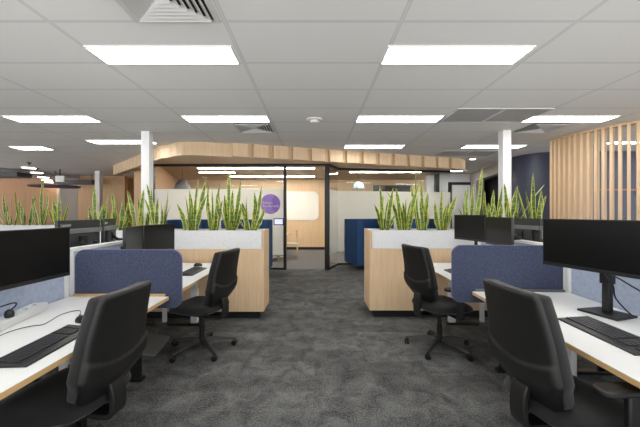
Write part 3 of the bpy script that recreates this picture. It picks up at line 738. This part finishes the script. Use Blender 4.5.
# far left desk pair
monitor((-1.655, 2.80), (-1.765, 3.28), .96, 1.268, 'far left desk monitor nearer the felt divider, showing a lighter grey screen', 'arm')
monitor((-1.765, 3.31), (-1.68, 3.83), .96, 1.268, 'far left desk monitor nearer the planter, darker screen', 'arm')
# far right desk pair
monitor((1.765, 4.03), (1.897, 3.555), 1.07, 1.372, 'far right desk monitor nearest the planter, turned toward the camera', 'arm')
monitor((1.893, 3.53), (1.875, 3.04), 1.06, 1.352, 'far right desk monitor next to the one with visible back, paler screen', 'arm')
# opposite side, backs towards us
monitor((-2.35, 3.47), (-2.35, 2.90), .985, 1.325, 'monitor seen from behind with silver brand lettering, left of the aisle', 'arm', True)
monitor((-2.52, 4.02), (-2.33, 3.50), .99, 1.33, 'monitor seen from behind next to the left timber opening', 'arm', True)
monitor((2.50, 3.52), (2.46, 4.08), 1.0, 1.332, 'monitor seen from behind with silver lettering, right side before the planter', 'arm', True)
monitor((2.52, 2.90), (2.50, 3.48), 1.0, 1.332, 'monitor seen from behind, mostly hidden by the right foreground monitor', 'arm', True)

def keyboard(s, lx, ly, L, D, label, rot=0, rest=True):
    b0 = W_(s, lx, ly); t = thing('keyboard', label, 'keyboard', (b0.x, b0.y, DZ), rz_(s)+rot+(PI/2 if s < 0 else -PI/2), 'black keyboards')
    # local x along length, -y towards the user
    V = [(-L/2, -D/2, 0), (L/2, -D/2, 0), (L/2, D/2, 0), (-L/2, D/2, 0), (-L/2, -D/2+.004, .009), (L/2, -D/2+.004, .009), (L/2, D/2-.004, .024), (-L/2, D/2-.004, .024)]
    MB().add(V, [(3,2,1,0),(4,5,6,7),(0,1,5,4),(1,2,6,5),(2,3,7,6),(3,0,4,7)]).build('body', M['bezel'], t, bevel=.003)
    groups_ = {'main_keys': MB(), 'navigation_keys': MB(), 'number_keys': MB()}; y0 = -D/2+(.045 if rest else .014); rows_ = 6; ph = (D-(.045 if rest else .014)-.012)/rows_
    cols = 22; pw = (L-.024)/cols
    for r_ in range(rows_):
        for c in range(cols):
            if c in (15, 19) : continue
            keys = groups_['main_keys' if c < 15 else 'navigation_keys' if c < 19 else 'number_keys']; x = -L/2+.012+c*pw; y = y0+r_*ph; z = .009+(y+D/2)/D*.015
            if r_ == 0 and 3 <= c <= 9:
                if c > 3: continue
                keys.box(x, x+pw*7-.003, y, y+ph-.003, z-.004, z+.006); continue
            keys.box(x+.0012, x+pw-.0015, y+.0012, y+ph-.0015, z-.004, z+.006)
    for nm_, kb_ in groups_.items(): kb_.build(nm_, M['keycap'], t)
    return t
keyboard(-1, .165, 1.56, .46, .155, 'black keyboard on the left foreground desk', math.radians(3))
keyboard(1, .29, 1.70, .50, .185, 'black keyboard with palm rest on the right foreground desk', math.radians(-1))
keyboard(-1, .20, 3.50, .44, .15, 'small dark keyboard on the far left desk')
keyboard(1, .20, 3.40, .44, .15, 'small dark keyboard on the far right desk')
def mouse(x, y, rz, label):
    mb = MB(); N = 12; n = 16; V = []
    pr = [(1, 0), (1.02, .006), (.95, .018), (.75, .029), (.45, .035), (.02, .037)]
    for r_, z in pr:
        for k in range(n):
            a = 2*PI*k/n; V.append((.031*r_*math.cos(a), .052*r_*math.sin(a), z))
    Fc = [(i*n+k, i*n+(k+1) % n, (i+1)*n+(k+1) % n, (i+1)*n+k) for i in range(5) for k in range(n)]+[tuple(range(n))[::-1], tuple(5*n+k for k in range(n))]
    t = thing('computer_mouse', label, 'mouse', (x, y, DZ), rz)
    mb.add(V, Fc).build('body', M['black'], t, smooth=60)
    MB().lathe([(.007, -.003), (.007, .003)], (0, .026, .0335), 10, axis='x').build('scroll_wheel', M['greyplastic'], t)
mouse(-1.375, 1.90, math.radians(70), 'black mouse above the left foreground keyboard')
mouse(-1.42, 3.90, math.radians(90), 'black mouse behind the far left keyboard')
# power box + plug
t = thing('power_box', 'white desk power box on the left foreground desk against the screen', 'power box', (-1.765, 1.82, DZ), math.radians(13))
MB().box(-.045, .045, -.32, .34, 0, .045).build('body', M['white_lam'], t, bevel=.006)
for y in (-.08, .18, .27): MB().box(-.012, .014, y-.002, y+.002, .045, .0462).box(-.004, .0, y+.012, y+.022, .045, .0462).build('socket', M['dark'], t)
t = thing('power_plug', 'black plug with its lead standing in the white power box', 'plug', (-1.755, 1.84, DZ+.0462))
MB().lathe([(.02, 0), (.024, .012), (.02, .035), (.008, .045)], n=16).build('body', M['black'], t, smooth=50)
MB().tube(smoothpath([(0, 0, .035), (.01, .03, .06), (0, .02, .075), (-.02, -.12, .065), (-.02, -.5, .05)]), .004).build('lead', M['black'], t, smooth=60)
tag(MB().tube(smoothpath([(-1.53, 1.45, DZ+.004), (-1.64, 1.66, DZ+.004), (-1.64, 1.76, DZ+.004), (-1.60, 1.82, DZ+.004), (-1.56, 1.85, DZ+.004), (-1.60, 2.03, DZ+.004), (-1.54, 2.10, DZ+.004), (-1.42, 1.92, DZ+.004)]), .0022).build('mouse_cable', M['black'], smooth=60), 'thin black cable winding over the left foreground desk to the mouse', 'cable')
for k, (pts_, lb) in enumerate((([(1.79, 1.98, 1.03), (1.845, 1.98, .95), (1.90, 2.02, .86), (1.955, 2.0, .78), (1.965, 1.96, DZ+.006)], 'black cable hanging behind the right foreground monitor, inner strand'),
            ([(1.80, 1.96, 1.03), (1.88, 1.92, .97), (1.96, 1.88, .90), (1.985, 1.87, .82), (1.975, 1.94, DZ+.006)], 'black cable hanging behind the right foreground monitor, outer looping strand'))):
    tag(MB().tube(smoothpath(pts_), .0045).build('monitor_cable', M['black'], smooth=60), lb, 'cable')
# footrest
t = thing('footrest', 'grey tilted plastic footrest on the carpet under the far left desk', 'footrest', (-1.70, 3.22, 0), math.radians(8))
mt = Matrix.Translation((0, 0, .07)) @ Matrix.Rotation(math.radians(12), 4, 'Y')
MB().prism(rrect(-.17, .17, -.24, .24, .03), 0, .022, mat=mt).build('platform', M['greyplastic'], t, bevel=.006)
for y in (-.19, .19): MB().box(-.15, .13, y-.012, y+.012, 0, .055).build('side_foot', M['greyplastic'], t)

# ================================================================== office chairs
def backsurf(N=56):
    """rows v 0(bottom)..1(top), cols u -1..1; returns rear and front grids (front of the chair is +y)"""
    rear, fr, md = [], [], []
    for i in range(N+1):
        v = i/N
        wv = .140+.095*(v/.30)**.9 if v < .30 else .235-.045*((v-.30)/.70)**1.1       # widest low down, narrowing to the top
        for e, R in ((v, .12), (1-v, .05)):
            if e < R: wv *= .88+.12*math.sqrt(max(0, 1-(1-e/R)**2))
        y = -.115*v-.020*math.exp(-((v-.30)/.22)**2)+.030*max(0, .22-v)/.22
        z = v*.56
        rr, ff, mm_ = [], [], []
        for j in range(N+1):
            u = -1+2*j/N
            yb = y+.022*u*u
            d_ = (.36+.10*u*u-v)*.56
            bump = .011/(1+math.exp(-max(-.1, min(.1, d_))*500))
            edge = min((1-abs(u))*wv, v*.56, (1-v)*.56)
            crown = .012*(1-math.exp(-edge/.008))
            rr.append((u*wv, yb-bump-crown, z)); mm_.append((u*wv, yb+.012, z))
            k = 1-math.exp(-edge/.007)
            ff.append((u*wv*.99, yb+.030+.055*k+.018*math.exp(-((v-.3)/.2)**2)*(1-u*u), z*.985+.004))
        rear.append(rr); fr.append(ff); md.append(mm_)
    return rear, fr, md
def sheet(mb, A, B):
    N = len(A)-1; n = N+1; V = [p for r_ in A for p in r_]+[p for r_ in B for p in r_]; K = n*n; Fc = []
    for i in range(N):
        for j in range(N):
            a = i*n+j; Fc.append((a, a+1, a+n+1, a+n)); Fc.append((K+a, K+a+n, K+a+n+1, K+a+1))
    per = [i for i in range(n)]+[i*n+N for i in range(1, n)]+[N*n+j for j in range(N-1, -1, -1)]+[i*n for i in range(N-1, 0, -1)]
    for k in range(len(per)):
        a, b_ = per[k], per[(k+1) % len(per)]; Fc.append((a, K+a, K+b_, b_))
    mb.add(V, Fc)
def make_chair(label, arms, bz=.575):
    t = thing('office_chair', label, 'chair', (0,0,0), 0, 'black office chairs')
    # base
    for k in range(5):
        a = 2*PI*k/5+.3; mt = Matrix.Rotation(a, 4, 'Z')
        V = []; secs = ((.03, .030, .085, .125), (.12, .026, .085, .122), (.24, .020, .070, .100), (.325, .016, .060, .082), (.34, .010, .062, .078))
        for x, hw, z0, z1 in secs: V += [mt @ Vector(q) for q in ((x, -hw, z0), (x, hw, z0), (x, hw*.55, z1), (x, -hw*.55, z1))]
        Fc = [(4*i+j, 4*i+(j+1) % 4, 4*i+4+(j+1) % 4, 4*i+4+j) for i in range(4) for j in range(4)]+[(0, 1, 2, 3), (19, 18, 17, 16)]
        sp_ = MB().add(V, Fc).build('base_spoke', M['base_grey'], t, bevel=.003)
        cs = MB(); cc = mt @ Vector((.325, 0, 0)); ca = a+random.uniform(-1.2, 1.2)
        for sd in (-1, 1):
            ax = Vector((math.cos(ca), math.sin(ca), 0)); n_ = 16; cen = Vector((cc.x, cc.y, .028))+ax*sd*.014
            prv = [(.012, -.009), (.026, -.009), (.028, -.004), (.028, .006), (.02, .010)]
            V = []; pe = Vector((-ax.y, ax.x, 0))
            for rr_, o_ in prv:
                for q in range(n_): b_ = 2*PI*q/n_; V.append(cen+ax*o_*sd+(pe*math.cos(b_)+Vector((0,0,1))*math.sin(b_))*rr_)
            Fc = [(i*n_+q, i*n_+(q+1) % n_, (i+1)*n_+(q+1) % n_, (i+1)*n_+q) for i in range(4) for q in range(n_)]+[tuple(range(n_)), tuple(4*n_+q for q in range(n_))]
            cs.add(V, Fc)
        cs.tube([(cc.x, cc.y, .03), (cc.x, cc.y, .066)], .010)
        cs.build('castor', M['castor'], sp_, smooth=45)
    MB().lathe([(.045, .075), (.048, .10), (.045, .13), (.03, .14)], n=24).build('hub', M['base_grey'], t, smooth=45)
    MB().lathe([(.028, .13), (.028, .26), (.020, .262), (.020, .37)], n=20).build('gas_lift', M['black'], t, smooth=45)
    MB().box(-.085, .085, -.13, .12, .355, .405).build('mechanism', M['black'], t, bevel=.012)
    MB().tube([(.08, .02, .375), (.22, .03, .37), (.25, .03, .36)], .006).build('lever', M['black'], t, smooth=50)
    # seat
    N = 24; A, B = [], []
    for i in range(N+1):
        v = -1+2*i/N; ra, rb = [], []
        for j in range(N+1):
            u = -1+2*j/N
            x = u*math.sqrt(max(0, 1-v*v/2*.75)); y = v*math.sqrt(max(0, 1-u*u/2*.75))
            ed = max(abs(u), abs(v)); prof = math.sqrt(max(0, 1-ed**5))
            front = max(0, v-.5)**2*.09; dish = -.014*math.exp(-(u*u+v*v)*2)
            X, Y_ = x*.275, .02+y*.265
            ra.append((X, Y_, .445+.055*prof-front+dish)); rb.append((X*.97, Y_*.97, .445-.035*prof-front*.6))
        A.append(ra); B.append(rb)
    mb = MB(); sheet(mb, A, B); mb.build('seat', M['blackfab'], t, smooth=60)
    # back
    rear, fr, mid = backsurf(); tilt = Matrix.Translation((0, -.215, bz)) @ Matrix.Rotation(math.radians(2), 4, 'X')
    def tr(g, dy=0): return [[tuple(tilt @ Vector((p[0], p[1]+dy, p[2]))) for p in r_] for r_ in g]
    mid2 = [[(a[0]*.975, a[1]+.004, a[2]*.985+.005) for a in r1_] for r1_ in mid]
    mb = MB(); sheet(mb, tr(rear), tr(mid)); mb.build('backrest_shell', M['blackshell'], t, smooth=50)
    mb = MB(); sheet(mb, tr(mid2), tr(fr)); mb.build('backrest_cushion', M['blackfab'], t, smooth=50)
    # back post
    path = smoothpath([(0, -.06, .375), (0, -.20, .362), (0, -.258, .38), (0, -.262, bz+.02), (0, -.235, bz+.10)]); mb = MB(); V = []
    for i, p in enumerate(path):
        q = (path[min(i+1, len(path)-1)]-path[max(i-1, 0)]).normalized(); nn = Vector((1, 0, 0)).cross(q)
        for a_, b_ in ((-.05, -.014), (.05, -.014), (.05, .014), (-.05, .014)): V.append(p+Vector((a_, 0, 0))+nn*b_)
    m_ = len(path); Fc = [(4*i+j, 4*i+(j+1) % 4, 4*i+4+(j+1) % 4, 4*i+4+j) for i in range(m_-1) for j in range(4)]+[(3, 2, 1, 0), (4*m_-4, 4*m_-3, 4*m_-2, 4*m_-1)]
    mb.add(V, Fc).build('back_post', M['black'], t, bevel=.006)
    if arms:
        for sd in (-1, 1):
            ar = MB().box(sd*.10, sd*.30, -.02, .035, .385, .405).box(sd*.285, sd*.315, -.03, .045, .385, .665).build('armrest', M['black'], t, bevel=.008)
            MB().prism(rrect(sd*.30-.042, sd*.30+.042, -.16, .10, .036), .665, .692).build('arm_pad', M['blackshell'], ar, bevel=.008)
    return t
def put(c, x, y, d): c.location = (x, y, 0); c.rotation_euler.z = math.radians(d)
put(make_chair('black chair in the left foreground, back turned to the camera, no armrests', False, .455), -1.28, 1.68, 85)
put(make_chair('black chair with armrests in the right foreground, seen from behind', True, .485), 1.27, 1.60, -85)
c0 = make_chair('black chair without armrests at the far left desk, in front of the planter', False, .475); put(c0, -1.15, 3.27, 76)
put(make_chair('black chair with armrests at the far right desk, in front of the planter', True, .515), 1.29, 3.30, -75)
c = copy_tree(c0); put(c, -3.2, 3.1, -95); c['label'] = 'black chair whose top edge peeks over the left foreground monitor'
